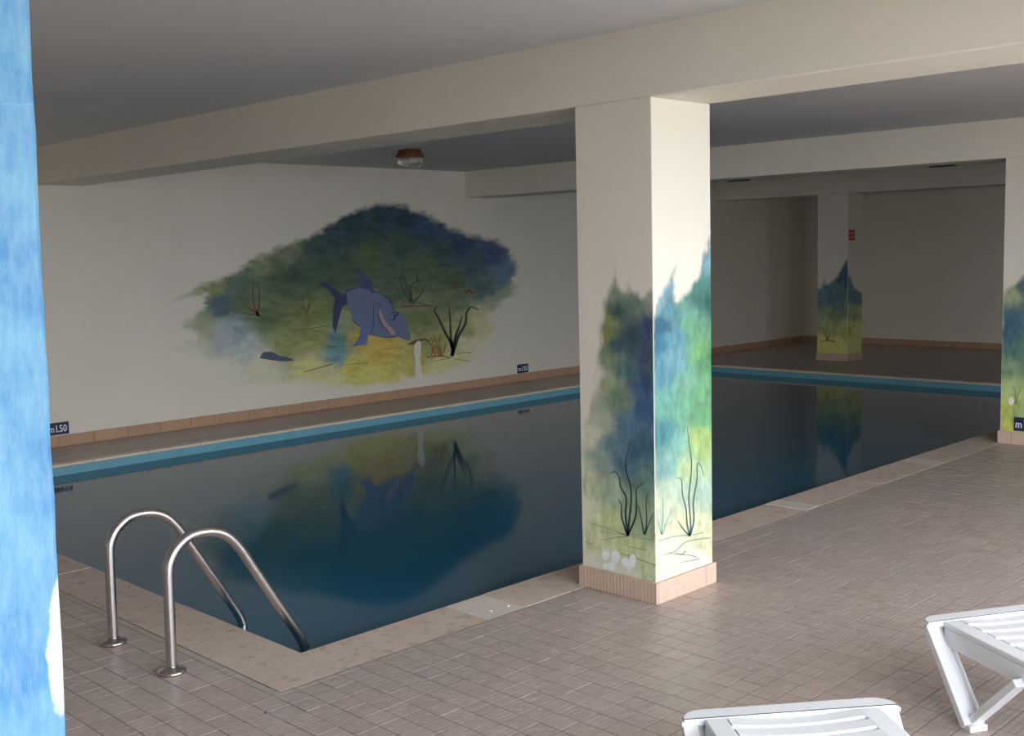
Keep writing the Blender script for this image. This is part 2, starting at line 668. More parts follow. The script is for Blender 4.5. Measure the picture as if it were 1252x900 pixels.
def sdf(P, poly):
    poly = np.array(poly, float)
    d = np.full(len(P), 1e9)
    inside = np.zeros(len(P), bool)
    for a, b in zip(poly, np.roll(poly, -1, 0)):
        e = b - a
        t = np.clip(((P - a) @ e) / (e @ e), 0, 1)
        d = np.minimum(d, np.linalg.norm(P - a - t[:, None] * e, axis=1))
        c = (a[1] <= P[:, 1]) != (b[1] <= P[:, 1])
        xx = a[0] + (P[:, 1] - a[1]) / (e[1] if abs(e[1]) > 1e-9 else 1e-9) * e[0]
        inside ^= c & (P[:, 0] < xx)
    return np.where(inside, d, -d)


def painted_patch(name, parent, ax, const, u0, u1, z0, z1, nu, nz, poly, ctrl, ref, soft=6.0, warp=5.0, streak=(14, 5), jag=7.0, off=0.001, s=7.0, sat=0.84):
    """a coat of paint on a plaster face: colours from a scatter of dabs, edge ragged like a dry brush"""
    u = np.linspace(u0, u1, nu)
    z = np.linspace(z0, z1, nz)
    U, Z = np.meshgrid(u, z)
    U, Z = U.ravel(), Z.ravel()
    K = np.full_like(U, const - off)
    Pw = np.stack([U, K, Z] if ax == 'y' else [K, U, Z], -1)
    px = proj(Pw)
    wx = px[:, 0] + warp * 2 * fbm(px[:, 0] / 16, px[:, 1] / 16, 3)
    wy = px[:, 1] + warp * 2 * fbm(px[:, 0] / 16, px[:, 1] / 16, 9)
    C = np.array([c[:5] for c in ctrl], float)
    A = np.array([c[5] if len(c) > 5 else 1.0 for c in ctrl])
    L = lin(C[:, 2:5])
    g = (L @ np.array([.25, .6, .15]))[:, None]
    L = g + (L - g) * sat
    d2 = (wx[:, None] - C[None, :, 0]) ** 2 + (wy[:, None] - C[None, :, 1]) ** 2
    wt = 1 / (d2 + s * s) ** 2
    wt /= wt.sum(1, keepdims=True)
    col = wt @ L
    al = wt @ A
    col = col / lin(ref) * CREAM
    sn = fbm(px[:, 0] / streak[0], px[:, 1] / streak[1], 21)
    col = np.clip(col * (1 + .7 * sn[:, None]), .004, .92)
    dist = sdf(np.stack([px[:, 0] + jag * 2 * fbm(px[:, 0] / streak[0], px[:, 1] / streak[1], 33), px[:, 1] + jag * fbm(px[:, 0] / 11, px[:, 1] / 11, 40)], -1), poly)
    a = np.clip(dist / soft, 0, 1)
    a = a * a * (3 - 2 * a) * np.clip(al * (1 + .8 * sn * (al < .95)), 0, 1)
    idx = np.arange(nu * nz).reshape(nz, nu)
    q = np.stack([idx[:-1, :-1], idx[:-1, 1:], idx[1:, 1:], idx[1:, :-1]], -1).reshape(-1, 4)
    q = q[(a[q] > .012).any(1)]
    used = np.unique(q)
    re = np.zeros(nu * nz, int)
    re[used] = np.arange(len(used))
    if ax == 'x':
        q = q[:, ::-1]
    me = bpy.data.meshes.new(name)
    me.from_pydata(Pw[used].tolist(), [], re[q].tolist())
    at = me.color_attributes.new('paint', 'FLOAT_COLOR', 'POINT')
    at.data.foreach_set('color', np.concatenate([col, a[:, None]], 1)[used].astype(np.float32).ravel())
    me.update()
    return link(name, me, 'paint', parent)


def ribbon(V, Fc, pts, w0, w1, ax, const):
    """one brush stroke; pts and widths in photo pixels, laid on the face"""
    S = spline(pts, 5)
    n = len(S)
    b0 = len(V)
    for i, p in enumerate(S):
        t = S[min(i + 1, n - 1)] - S[max(i - 1, 0)]
        t /= np.linalg.norm(t) + 1e-9
        nn = np.array([-t[1], t[0]])
        ww = (w0 + (w1 - w0) * i / (n - 1)) / 2
        for sgn in (-1, 1):
            V.append(hit(*(p + nn * ww * sgn), ax, const))
    for i in range(n - 1):
        a = b0 + 2 * i
        Fc.append((a, a + 1, a + 3, a + 2))


def strokes(name, parent, lst, rgb, ref, ax, const, w0=.8, w1=2.4, off=.002):
    if len(lst) > 1 and name not in ('painted_seaweed', 'painted_coral', 'painted_eye'):
        for one in lst:
            strokes(name, parent, [one], rgb, ref, ax, const, w0, w1, off)
        return
    V, Fc = [], []
    for pts in lst:
        ribbon(V, Fc, pts, w0, w1, ax, const - off)
    return link(name, mesh_from(name, V, Fc), print_mat(rgb, ref), parent)


def blob(name, parent, pts, rgb, ref, ax, const, off=.002, smooth=True):
    S = spline(list(pts) + [pts[0]], 4)[:-1] if smooth else [np.array(p, float) for p in pts]
    V = [hit(*p, ax, const - off) for p in S]
    return link(name, mesh_from(name, V, [tuple(range(len(V)))]), print_mat(rgb, ref), parent)


def cr(x0, y0, sc, pts):
    return [(x0 + x / sc, y0 + y / sc) for x, y in pts]


# the big mural
REFW = (130, 124, 115)
mural_poly = [(186, 376), (250, 341), (288, 328), (310, 310), (345, 295), (372, 288), (398, 270), (430, 253), (455, 245), (490, 244), (515, 254), (545, 271),
              (578, 283), (607, 289), (626, 303), (636, 322), (634, 342), (648, 343), (630, 364), (616, 374), (604, 388), (603, 408), (588, 432), (574, 450), (542, 459), (500, 466),
              (480, 474), (450, 478), (415, 478), (380, 471), (350, 473), (300, 474), (258, 468), (270, 450), (245, 442), (215, 430), (205, 422), (235, 412), (218, 400), (240, 380), (250, 364)]
mural_ctrl = [(470, 262, 33, 52, 62), (430, 280, 30, 48, 55), (520, 280, 34, 52, 70), (560, 300, 38, 52, 74), (600, 310, 44, 58, 80), (615, 335, 60, 80, 95), (590, 350, 55, 74, 74),
              (390, 300, 40, 58, 55), (350, 308, 78, 86, 64), (320, 320, 86, 90, 64), (260, 350, 92, 95, 60), (225, 363, 118, 116, 88), (290, 345, 60, 75, 64), (268, 372, 48, 66, 72),
              (300, 370, 60, 74, 52), (340, 345, 54, 68, 48), (380, 335, 46, 64, 50), (450, 308, 58, 70, 44), (490, 300, 44, 62, 54), (520, 330, 60, 74, 50), (555, 345, 58, 70, 48),
              (480, 350, 58, 70, 58), (330, 390, 66, 78, 46), (290, 410, 98, 112, 118), (272, 414, 106, 116, 116, .85), (305, 425, 112, 122, 118, .85), (250, 400, 98, 102, 72, .85),
              (240, 428, 128, 128, 104, .5), (380, 385, 78, 84, 42), (350, 420, 94, 98, 54), (390, 418, 104, 104, 52), (410, 432, 66, 98, 105), (412, 418, 62, 92, 92), (440, 418, 122, 108, 40),
              (460, 425, 140, 114, 32), (430, 450, 140, 125, 48), (450, 460, 150, 135, 54), (380, 450, 140, 130, 70, .85), (320, 450, 138, 134, 100, .5), (500, 442, 130, 120, 54),
              (530, 420, 104, 104, 58), (545, 450, 140, 135, 74, .75), (570, 400, 110, 110, 64), (590, 395, 138, 130, 85, .75), (580, 420, 148, 140, 96, .6), (520, 390, 82, 88, 56),
              (560, 370, 74, 84, 58), (612, 366, 95, 100, 82, .85), (540, 310, 42, 60, 58), (410, 280, 36, 54, 62), (450, 285, 36, 52, 52), (360, 330, 44, 60, 50), (420, 335, 48, 62, 50),
              (500, 270, 30, 46, 58), (575, 325, 46, 62, 66), (280, 455, 146, 142, 122, .35), (410, 465, 146, 138, 80, .75), (640, 348, 120, 122, 96, .7)]
mural = painted_patch('wall_mural', None, 'y', YW, 2.55, 7.85, .14, 2.26, 470, 235, mural_poly, mural_ctrl, REFW, soft=11, warp=8, jag=9)
tag(mural, 'large painted underwater mural with a blue dolphin on the cream wall', 'mural')
D0 = (380, 310, 5.691)
kw = dict(ref=REFW, ax='y', const=YW)
body = blob('painted_dolphin', mural, cr(*D0, [(235, 300), (270, 262), (330, 240), (390, 240), (440, 262), (500, 290), (550, 340), (582, 402), (640, 425), (675, 490), (694, 560), (690, 602), (650, 598), (605, 578), (580, 584), (530, 584), (480, 572), (420, 562), (408, 545), (432, 512), (400, 505), (350, 512), (315, 492), (290, 460), (272, 400), (248, 355)]), (64, 70, 86), **kw)
for nm, pts, rgb in (('painted_flipper', [(350, 508), (430, 486), (434, 528), (402, 562), (385, 630), (340, 636), (288, 648), (330, 590)], (60, 70, 94)),
                     ('painted_fin', [(295, 110), (360, 140), (400, 165), (430, 215), (438, 280), (400, 252), (345, 238), (325, 208), (352, 218), (335, 160)], (44, 50, 68)),
                     ('painted_tail', [(70, 195), (110, 203), (180, 255), (215, 288), (250, 285), (255, 352), (222, 368), (205, 420), (185, 500), (170, 562), (150, 500), (155, 390), (168, 312), (130, 260), (66, 212)], (38, 41, 58)),
                     ('painted_mouth', [(470, 378), (486, 400), (520, 470), (585, 545), (580, 566), (545, 556), (500, 492), (478, 440)], (104, 84, 86))):
    blob(nm, body, cr(*D0, pts), rgb, off=.003, smooth=nm != 'painted_tail', **kw)
strokes('painted_eye', body, [cr(*D0, p) for p in ([(548, 462), (575, 458), (590, 430), (615, 425)], [(560, 420), (590, 408), (612, 418)], [(575, 470), (585, 450), (580, 425)])], (28, 34, 60), w0=1, w1=1.6, off=.0035, **kw)
strokes('painted_outline', body, [cr(*D0, p) for p in ([(435, 400), (440, 360), (470, 345), (482, 360), (465, 375)], [(435, 400), (436, 470), (430, 530), (408, 562)], [(408, 562), (470, 575), (540, 586), (600, 578)], [(350, 510), (320, 495), (290, 460)],
                                                    [(440, 262), (510, 295), (555, 345), (580, 400)], [(230, 280), (270, 255), (330, 236)], [(470, 378), (470, 440), (500, 500), (550, 560)])], (34, 40, 66), w0=.8, w1=1.1, off=.0036, **kw)
strokes('painted_seaweed', mural, [cr(*D0, p) for p in ([(882, 366), (862, 395), (895, 465), (940, 560), (985, 640), (985, 705)], [(963, 375), (970, 480), (975, 600), (985, 660)], [(1055, 430), (1035, 500), (1010, 570), (995, 640)],
                                                       [(1168, 395), (1120, 372), (1085, 410), (1075, 490), (1030, 570), (1005, 640), (980, 715)])], (36, 36, 36), w0=1.0, w1=4.4, **kw)
strokes('painted_coral', mural, [cr(*D0, p) for p in ([(800, 600), (840, 640), (870, 712)], [(835, 590), (860, 640), (895, 712)], [(850, 565), (885, 650), (905, 712)], [(902, 555), (895, 640), (918, 712)], [(940, 625), (925, 690)], [(975, 724), (900, 714), (808, 722)], [(840, 712), (845, 680), (842, 655)])], (92, 56, 36), w0=1.0, w1=1.7, **kw)
strokes('painted_seaweed', mural, [cr(*D0, p) for p in ([(640, 60), (645, 160), (680, 260), (700, 345)], [(622, 180), (640, 250), (690, 330)], [(770, 160), (760, 190), (735, 195), (705, 215), (698, 280), (710, 345)], [(795, 220), (770, 280), (715, 335)], [(740, 140), (742, 190)])], (38, 44, 42), w0=.8, w1=2.0, **kw)
strokes('painted_stones', mural, [cr(*D0, p) for p in ([(640, 350), (665, 328), (690, 352)], [(700, 355), (730, 340), (775, 350), (810, 362)], [(630, 372), (700, 366), (850, 364)], [(505, 255), (560, 240), (620, 250)], [(560, 222), (585, 245)])], (64, 46, 42), w0=1.5, w1=1.3, **kw)
strokes('painted_starfish', mural, [cr(*D0, p) for p in ([(975, 215), (1015, 205), (1060, 215)], [(1000, 195), (1020, 230)], [(1050, 265), (1100, 262), (1145, 280)], [(1075, 290), (1100, 250), (1120, 285)])], (76, 46, 40), w0=1.6, w1=1.6, **kw)
L0 = (200, 240, 3.748)
strokes('painted_seaweed', mural, [cr(*L0, p) for p in ([(415, 380), (408, 440), (415, 500), (435, 546)], [(432, 400), (440, 470), (430, 546)])], (62, 46, 36), w0=.9, w1=2.6, **kw)
strokes('painted_coral', mural, [cr(*L0, p) for p in ([(368, 488), (400, 520), (440, 548)], [(392, 494), (408, 520), (440, 548)], [(325, 527), (400, 542), (452, 550)])], (70, 48, 36), w0=.9, w1=1.8, **kw)
strokes('painted_seaweed', mural, [cr(*L0, p) for p in ([(660, 420), (668, 480), (658, 532)], [(632, 450), (642, 500), (655, 540)], [(692, 465), (670, 500), (660, 535)], [(605, 480), (640, 520)])], (58, 54, 40), w0=.8, w1=1.5, **kw)
strokes('painted_sand_line', mural, [cr(*L0, p) for p in ([(600, 560), (670, 540), (740, 535)], [(560, 618), (680, 605), (745, 596)], [(640, 806), (700, 790), (775, 768)], [(700, 440), (760, 448)], [(740, 690), (800, 688)])], (62, 62, 46), w0=.7, w1=1.3, **kw)
strokes('painted_sand_line', mural, [cr(*D0, p) for p in ([(470, 672), (560, 662), (650, 655)], [(200, 778), (300, 768), (400, 762)], [(820, 760), (900, 740), (970, 728)], [(1000, 735), (1060, 742), (1110, 752)], [(1010, 700), (1060, 690), (1120, 692)])], (84, 82, 56), w0=.6, w1=1.0, **kw)
blob('painted_driftwood', mural, cr(*D0, [(665, 635), (720, 605), (790, 590), (830, 612), (780, 606), (730, 632)]), (68, 54, 42), **kw)
blob('painted_shell', mural, cr(*L0, [(440, 742), (458, 716), (500, 714), (530, 730), (560, 736), (600, 752), (540, 756), (470, 747)]), (48, 54, 64), **kw)
blob('bare_plaster_streak', mural, [(507, 421), (511, 417), (515, 420), (514, 440), (516, 463), (512, 466), (508, 463), (508, 440), (506, 430)], (132, 127, 118), off=.0025, **kw)


# ------------------------------------------------------------------ pillars
def skirt_piece(parent, lo, hi):
    link('skirting_tile', box_mesh('skirting_tile', (lo, hi), bevel=.002), 'skirting', parent)


def pillar(label, x0, x1, y0, y1, zt, yl=(), xl=()):
    t = thing('pillar', label, 'pillar', (0, 0, 0))
    link('shaft', box_mesh('shaft', ((x0, y0, 0), (x1, y1, zt)), bevel=.004, seg=2), 'wall', t)
    d, h = .015, .103
    g = .0012
    ys = [y0 - d] + [v for v in yl] + [y1 + d]
    for a, b in zip(ys, ys[1:]):
        skirt_piece(t, (x0 - d, a + g, 0), (x0 - .0005, b - g, h))
        skirt_piece(t, (x1 + .0005, a + g, 0), (x1 + d, b - g, h))
    xs_ = [x0] + [v for v in xl] + [x1]
    for a, b in zip(xs_, xs_[1:]):
        skirt_piece(t, (a + g, y0 - d, 0), (b - g, y0 - .0005, h))
        skirt_piece(t, (a + g, y1 + .0005, 0), (b - g, y1 + d, h))
    return t


main = pillar('cream pillar beside the pale coping slab, painted with tall seaweed on two lit faces', X1, X1B, YC, YD, ZB1,
              yl=(float(hit(783, 735, 'x', X1)[1]), float(hit(720, 720, 'x', X1)[1])), xl=(float(hit(861, 717, 'y', YC)[0]),))
REFL = (174, 168, 152)
polyL = [(708, 706), (708, 520), (716, 500), (722, 470), (726, 440), (733, 418), (731, 400), (736, 368), (746, 345), (752, 312), (756, 340), (763, 352), (772, 332), (775, 348), (785, 360), (793, 350), (806, 350), (812, 722)]
ctrlL = [(752, 335, 92, 118, 98), (745, 365, 104, 122, 96), (740, 390, 125, 130, 72), (738, 412, 120, 126, 58), (755, 380, 56, 82, 78), (775, 372, 90, 110, 90), (790, 365, 110, 120, 110, .8), (770, 345, 120, 130, 115, .5), (796, 400, 48, 66, 95),
         (770, 410, 48, 74, 84), (752, 420, 54, 80, 84), (790, 430, 58, 78, 95), (762, 450, 68, 98, 96), (745, 440, 108, 124, 88), (742, 470, 128, 140, 100), (728, 462, 164, 163, 140, .35), (755, 490, 100, 120, 94),
         (785, 470, 48, 74, 100), (790, 500, 44, 78, 110), (765, 520, 64, 100, 115), (738, 515, 130, 140, 104, .8), (720, 530, 168, 168, 134, .7), (750, 545, 78, 108, 115), (785, 550, 50, 84, 100), (765, 570, 60, 95, 105),
         (735, 560, 118, 138, 120), (718, 580, 166, 170, 130), (790, 590, 84, 114, 100), (750, 600, 138, 154, 120), (775, 612, 108, 130, 98), (720, 620, 174, 180, 138), (750, 640, 164, 170, 112), (790, 640, 128, 144, 106),
         (728, 668, 174, 178, 128), (768, 670, 162, 172, 112), (792, 690, 168, 174, 128), (725, 692, 186, 186, 156, .6), (762, 700, 180, 184, 150, .7)]
painted_patch('painted_mural', main, 'x', X1, YC + .003, YD - .003, .104, 1.86, 95, 380, polyL, ctrlL, REFL, soft=9, warp=6, streak=(6, 16), jag=4, s=6, sat=.85)
REFR = (250, 247, 236)
polyR = [(793, 392), (803, 362), (812, 348), (821, 330), (830, 306), (829, 340), (828, 366), (838, 356), (849, 338), (857, 312), (863, 294), (870, 276), (882, 270), (884, 706), (793, 722)]
ctrlR = [(804, 372, 150, 200, 216), (815, 355, 130, 190, 210), (826, 328, 150, 204, 214), (820, 380, 98, 168, 190), (805, 398, 56, 124, 158), (808, 420, 66, 146, 184), (825, 410, 108, 180, 206), (838, 375, 120, 190, 176), (860, 318, 138, 194, 216),
         (865, 345, 88, 164, 155), (858, 360, 78, 148, 138), (868, 372, 56, 126, 122), (845, 400, 118, 198, 150), (855, 430, 128, 204, 130), (867, 440, 84, 164, 108), (825, 440, 118, 184, 206), (808, 460, 98, 174, 200), (840, 470, 128, 200, 170),
         (860, 480, 118, 194, 138), (815, 490, 118, 204, 190), (835, 500, 122, 204, 170), (860, 510, 108, 188, 130), (812, 530, 78, 158, 170), (830, 540, 128, 204, 190), (855, 540, 188, 224, 128), (866, 530, 168, 214, 118), (815, 570, 138, 198, 194),
         (845, 575, 198, 228, 168), (830, 600, 198, 228, 200), (860, 600, 188, 224, 200), (815, 620, 224, 238, 204), (840, 640, 238, 243, 190), (860, 660, 234, 238, 190), (820, 680, 246, 244, 212, .6), (850, 690, 246, 244, 220, .5)]
painted_patch('painted_mural', main, 'y', YC, X1 + .003, X1B - .003, .104, 1.95, 85, 400, polyR, ctrlR, REFR, soft=8, warp=6, streak=(5, 16), jag=4, s=6)
Q0 = (700, 520, 4.5)
kl = dict(ref=REFL, ax='x', const=X1)
kr = dict(ref=REFR, ax='y', const=YC)
strokes('painted_seaweed', main, [cr(*Q0, p) for p in ([(320, 78), (302, 150), (292, 210), (300, 270), (320, 340), (322, 430), (310, 540), (305, 610)], [(205, 265), (235, 257), (258, 290), (265, 340), (295, 400), (292, 500), (305, 600)], [(250, 403), (268, 440), (270, 500), (290, 570), (305, 610)], [(392, 318), (352, 350), (352, 420), (345, 510), (305, 605)])], (32, 48, 44), w0=.7, w1=2.6, **kl)
strokes('painted_seaweed', main, [cr(*Q0, p) for p in ([(412, 378), (404, 430), (408, 530), (395, 602)], [(362, 440), (375, 500), (392, 596)], [(447, 482), (420, 540), (400, 600)])], (44, 64, 56), w0=.7, w1=2.0, **kl)
strokes('painted_sand_line', main, [cr(*Q0, p) for p in ([(78, 535), (200, 570), (300, 608)], [(150, 588), (300, 600), (458, 606)], [(150, 635), (230, 620), (300, 610)], [(290, 662), (350, 676), (405, 688)], [(240, 706), (300, 715), (458, 772)], [(72, 640), (112, 656)], [(310, 610), (380, 622), (450, 634)])], (122, 120, 92), w0=.5, w1=1.5, **kl)
for k_, (cx_, cy_, rx_, ry_) in enumerate(((183, 712, 22, 30), (236, 724, 26, 36), (216, 778, 22, 24), (290, 752, 22, 26), (330, 745, 20, 38), (183, 774, 18, 20), (312, 775, 22, 18))):
    blob('bare_plaster_spot', main, cr(*Q0, [(cx_ + rx_ * math.cos(a), cy_ + ry_ * math.sin(a)) for a in np.linspace(0, 2 * math.pi, 9)[:-1]]), (188, 187, 180), off=.0026 + .0002 * k_, **kl)
strokes('painted_seaweed', main, [cr(*Q0, p) for p in ([(630, 0), (642, 100), (655, 200), (650, 300), (640, 400), (650, 540), (645, 612)], [(720, 272), (706, 222), (686, 214), (685, 300), (665, 420), (668, 520), (650, 600)], [(574, 290), (600, 300), (605, 380), (625, 460), (630, 540), (645, 610)], [(578, 522), (600, 560), (640, 605)])], (84, 104, 112), w0=.7, w1=2.2, **kr)
strokes('painted_seaweed', main, [cr(*Q0, p) for p in ([(496, 398), (498, 480), (490, 602)], [(546, 468), (515, 540), (495, 600)], [(472, 530), (490, 600)])], (130, 178, 168), w0=.7, w1=1.5, **kr)
strokes('painted_sand_line', main, [cr(*Q0, p) for p in ([(468, 640), (560, 612), (640, 606)], [(500, 715), (570, 690), (630, 640), (760, 618)], [(530, 705), (640, 715), (682, 725)], [(590, 757), (700, 735)], [(650, 606), (720, 590)], [(560, 700), (600, 712), (625, 690)])], (142, 172, 150), w0=.7, w1=1.6, **kr)

second = pillar('cream pillar with a dark blue depth sign low on its painted face', X2, X2B, YC, YD, ZB2, yl=(-.59, -.36), xl=(X2 + .3,))
REF2 = (140, 130, 134)
poly2 = [(1222, 356), (1231, 350), (1240, 345), (1246, 338), (1256, 330), (1275, 325), (1290, 350), (1300, 556), (1218, 548)]
ctrl2 = [(1250, 345, 58, 72, 90), (1235, 360, 118, 118, 98), (1240, 390, 48, 72, 95), (1232, 410, 44, 68, 90), (1245, 430, 58, 84, 85), (1235, 450, 90, 104, 88), (1240, 475, 118, 128, 92), (1232, 500, 132, 130, 56), (1245, 505, 108, 118, 78), (1262, 390, 52, 74, 92), (1262, 440, 76, 96, 82), (1262, 490, 116, 122, 70), (1230, 520, 136, 132, 58)]
painted_patch('painted_mural', second, 'x', X2, YC + .003, YD - .003, .104, 1.6, 50, 160, poly2, ctrl2, REF2, soft=7, warp=4, streak=(5, 12), jag=3, s=6)
strokes('painted_seaweed', second, [[(1239, 472), (1242, 482), (1241, 494)], [(1248, 474), (1244, 486), (1242, 495)]], (86, 84, 52), REF2, 'x', X2, w0=.8, w1=1.6)
blob('bare_plaster_spot', second, [(1233, 489), (1237, 485), (1240, 490), (1237, 496), (1234, 494)], (168, 160, 158), REF2, 'x', X2)

Y3A, Y3B = 3.908, 4.382
far = pillar('slim far pillar with a small red plaque, standing beyond the pool end', X3, X3B, Y3A, Y3B, ZB3, yl=(), xl=())
REF3 = (98, 90, 88)
poly3 = [(995, 352), (1003, 350), (1008, 334), (1012, 345), (1022, 336), (1029, 324), (1034, 314), (1040, 318), (1044, 440), (995, 440)]
ctrl3 = [(1030, 335, 30, 42, 60), (1015, 350, 42, 55, 68), (1008, 344, 58, 68, 82), (1020, 365, 40, 58, 66), (1003, 360, 50, 62, 70), (1020, 385, 58, 68, 56), (1015, 400, 84, 84, 56), (1020, 420, 110, 100, 48), (1006, 425, 112, 104, 52), (1030, 405, 84, 84, 50)]
painted_patch('painted_mural', far, 'x', X3, Y3A + .003, Y3B - .003, .104, 1.75, 50, 160, poly3, ctrl3, REF3, soft=5, warp=3, streak=(5, 9), jag=2, s=5)
poly3r = [(1030, 318), (1036, 322), (1041, 338), (1046, 352), (1070, 365), (1070, 440), (1030, 440)]
ctrl3r = [(1039, 335, 40, 54, 66), (1042, 360, 46, 60, 66), (1042, 385, 74, 80, 52), (1042, 400, 100, 100, 52), (1042, 425, 120, 114, 60)]
painted_patch('painted_mural', far, 'y', Y3A, X3 + .003, X3B - .003, .104, 1.75, 40, 140, poly3r, ctrl3r, REF3, soft=4, warp=3, streak=(5, 9), jag=2, s=5)
F0 = (960, 230, 3.913)
strokes('painted_seaweed', far, [cr(*F0, p) for p in ([(180, 665), (190, 700), (200, 728)], [(203, 650), (200, 700), (202, 728)], [(222, 680), (210, 710), (202, 730)], [(160, 735), (200, 730), (240, 735)])], (62, 44, 34), REF3, 'x', X3, w0=.8, w1=1.4)
strokes('painted_seaweed', far, [cr(*F0, p) for p in ([(308, 640), (306, 680), (304, 712)], [(318, 660), (308, 690)])], (72, 62, 40), REF3, 'y', Y3A, w0=.7, w1=1.1)

# blue pillar close by
p60 = hit(60, 450, 'y', BLUE_Y)
bx, bz = float(p60[0]), float(p60[2])
near_p = thing('pillar', 'sky blue painted pillar with a bare white patch at its corner', 'pillar', (0, 0, 0))
bm = bmesh.new()
NZ = 40
zs = np.linspace(0, ZC1, NZ)
ring = []
for z in zs:
    lean = (z - bz) * 0.017
    j = random.uniform(-.0012, .0012)
    ring.append([bm.verts.new(v) for v in ((bx - .42, BLUE_Y, z), (bx - .006 + lean + j, BLUE_Y, z), (bx + lean + j, BLUE_Y + .006, z), (bx + lean + j, BLUE_Y + .42, z), (bx - .42, BLUE_Y + .42, z))])
for a, b in zip(ring, ring[1:]):
    for i in range(5):
        bm.faces.new((a[i], a[(i + 1) % 5], b[(i + 1) % 5], b[i]))
bm.faces.new(ring[0])
bm.faces.new(ring[-1])
link('shaft', bm_mesh('shaft', bm), 'blue', near_p)
strokes('hairline_crack', near_p, [[(2, 128), (14, 126.5), (26, 128.5), (40.5, 127)]], (70, 110, 130), (152, 144, 132), 'y', BLUE_Y, w0=.5, w1=.9, off=.0012)


# ------------------------------------------------------------------ signs
def text_mesh(txt, size):
    c = bpy.data.curves.new('txt', 'FONT')
    c.body = txt
    c.size = size
    c.extrude = .0008
    c.offset = size * .012
    o = bpy.data.objects.new('txt', c)
    COL.objects.link(o)
    dg = bpy.context.evaluated_depsgraph_get()
    me = bpy.data.meshes.new_from_object(o.evaluated_get(dg))
    bpy.data.objects.remove(o)
    return me


def depth_sign(loc, rz, label, wd=.20, hg=.112):
    t = thing('depth_sign', label, 'sign', loc, rz)      # local: x along the wall, -y out of it
    link('plate', box_mesh('plate', ((-wd / 2, -.006, -hg / 2), (wd / 2, -.0005, hg / 2)), bevel=.002), 'navy', t)
    x = 0.0
    items = []
    for ch in 'm 1.50':
        if ch == ' ':
            x += .016
            continue
        me = text_mesh(ch, .088)
        me.materials.clear()
        xv = [v.co.x for v in me.vertices]
        items.append((me, x - min(xv)))
        x += max(xv) - min(xv) + .007
    k = wd * .86 / x
    for me, px in items:
        o = link('character', me, 'white', t)
        o.scale = (k, 1.0, 1.0)
        o.rotation_euler = (math.radians(90), 0, 0)
        o.location = (-wd * .43 + px * k, -.0068, -.030)
    return t


s1 = hit(84, 522, 'y', YW)
depth_sign((s1[0] - .10, YW, .165), 0, 'small navy sign reading m 1.50 on the wall, next to the sky blue pillar')
s2 = hit(639, 450.5, 'y', YW)
depth_sign((s2[0], YW, .163), 0, 'small navy sign reading m 1.50 on the wall, right below the mural')
s3 = hit(1240, 518, 'x', X2)
depth_sign((X2, s3[1] - .10, s3[2]), -math.pi / 2, 'small navy depth sign mounted on a painted pillar')

ra, rb = hit(1032.5, 281, 'y', Y3A), hit(1045, 294, 'y', Y3A)
xa = max(ra[0], X3 + .01)
rt = thing('warning_plaque', 'small square red plaque with pale lettering on the far pillar', 'sign', ((xa + rb[0]) / 2, Y3A, (ra[2] + rb[2]) / 2))
hw, hh = (rb[0] - xa) / 2, (ra[2] - rb[2]) / 2
link('plate', box_mesh('plate', ((-hw, -.006, -hh), (hw, -.0005, hh)), bevel=.002), 'red', rt)
for zz in (.35, -.35):
    for k in range(4):
        x = -hw * .8 + k * hw * .42
        link('lettering', box_mesh('lettering', ((x, -.0072, zz * hh - .012), (x + hw * .3, -.006, zz * hh + .012))), 'pale', rt)

# dark slots under the second beam
for (a, b), lb in ((((888, 221), (912, 219.5)), 'thin dark vent slot under the beam, nearer the mural wall'), (((1150, 204.5), (1177, 202.5)), 'thin dark vent slot under the beam, nearer the pillar with the sign')):
    pa, pb = hit(*a, 'z', ZB2), hit(*b, 'z', ZB2)
    y0, y1 = sorted((pa[1], pb[1]))
    t = thing('ceiling_vent', lb, 'vent', (7.07, (y0 + y1) / 2, ZB2))
    L = (y1 - y0) / 2
    link('frame', box_mesh('frame', ((-.03, -L - .01, -.008), (-.018, L + .01, 0)), ((.018, -L - .01, -.008), (.03, L + .01, 0)), ((-.018, -L - .01, -.008), (.018, -L, 0)), ((-.018, L, -.008), (.018, L + .01, 0))), 'dark', t)
    link('slot', box_mesh('slot', ((-.018, -L, -.004), (.018, L, 0))), 'dark', t)

# ------------------------------------------------------------------ ceiling lamp
lp = hit(501, 181, 'z', ZC2)
lamp = thing('ceiling_lamp', 'round brown ceiling lamp with a glass bowl above the pool', 'lamp', (4.40, 4.40, ZC2))
q = hit(501, 183, 'z', ZC2)
lamp.location = (float(q[0]), float(q[1]), ZC2)
link('canopy', lathe_mesh('canopy', [(.095, 0), (.108, -.012), (.112, -.03), (.133, -.055), (.135, -.068), (.12, -.072)]), 'brown', lamp)
link('glass_bowl', lathe_mesh('glass_bowl', [(.118, -.0725), (.122, -.09), (.120, -.125), (.105, -.148), (.06, -.16), (.01, -.162)]), 'glass', lamp)
link('bulb', lathe_mesh('bulb', [(.012, -.0725), (.014, -.085), (.034, -.11), (.032, -.13), (.012, -.145)], 16), 'white', lamp)

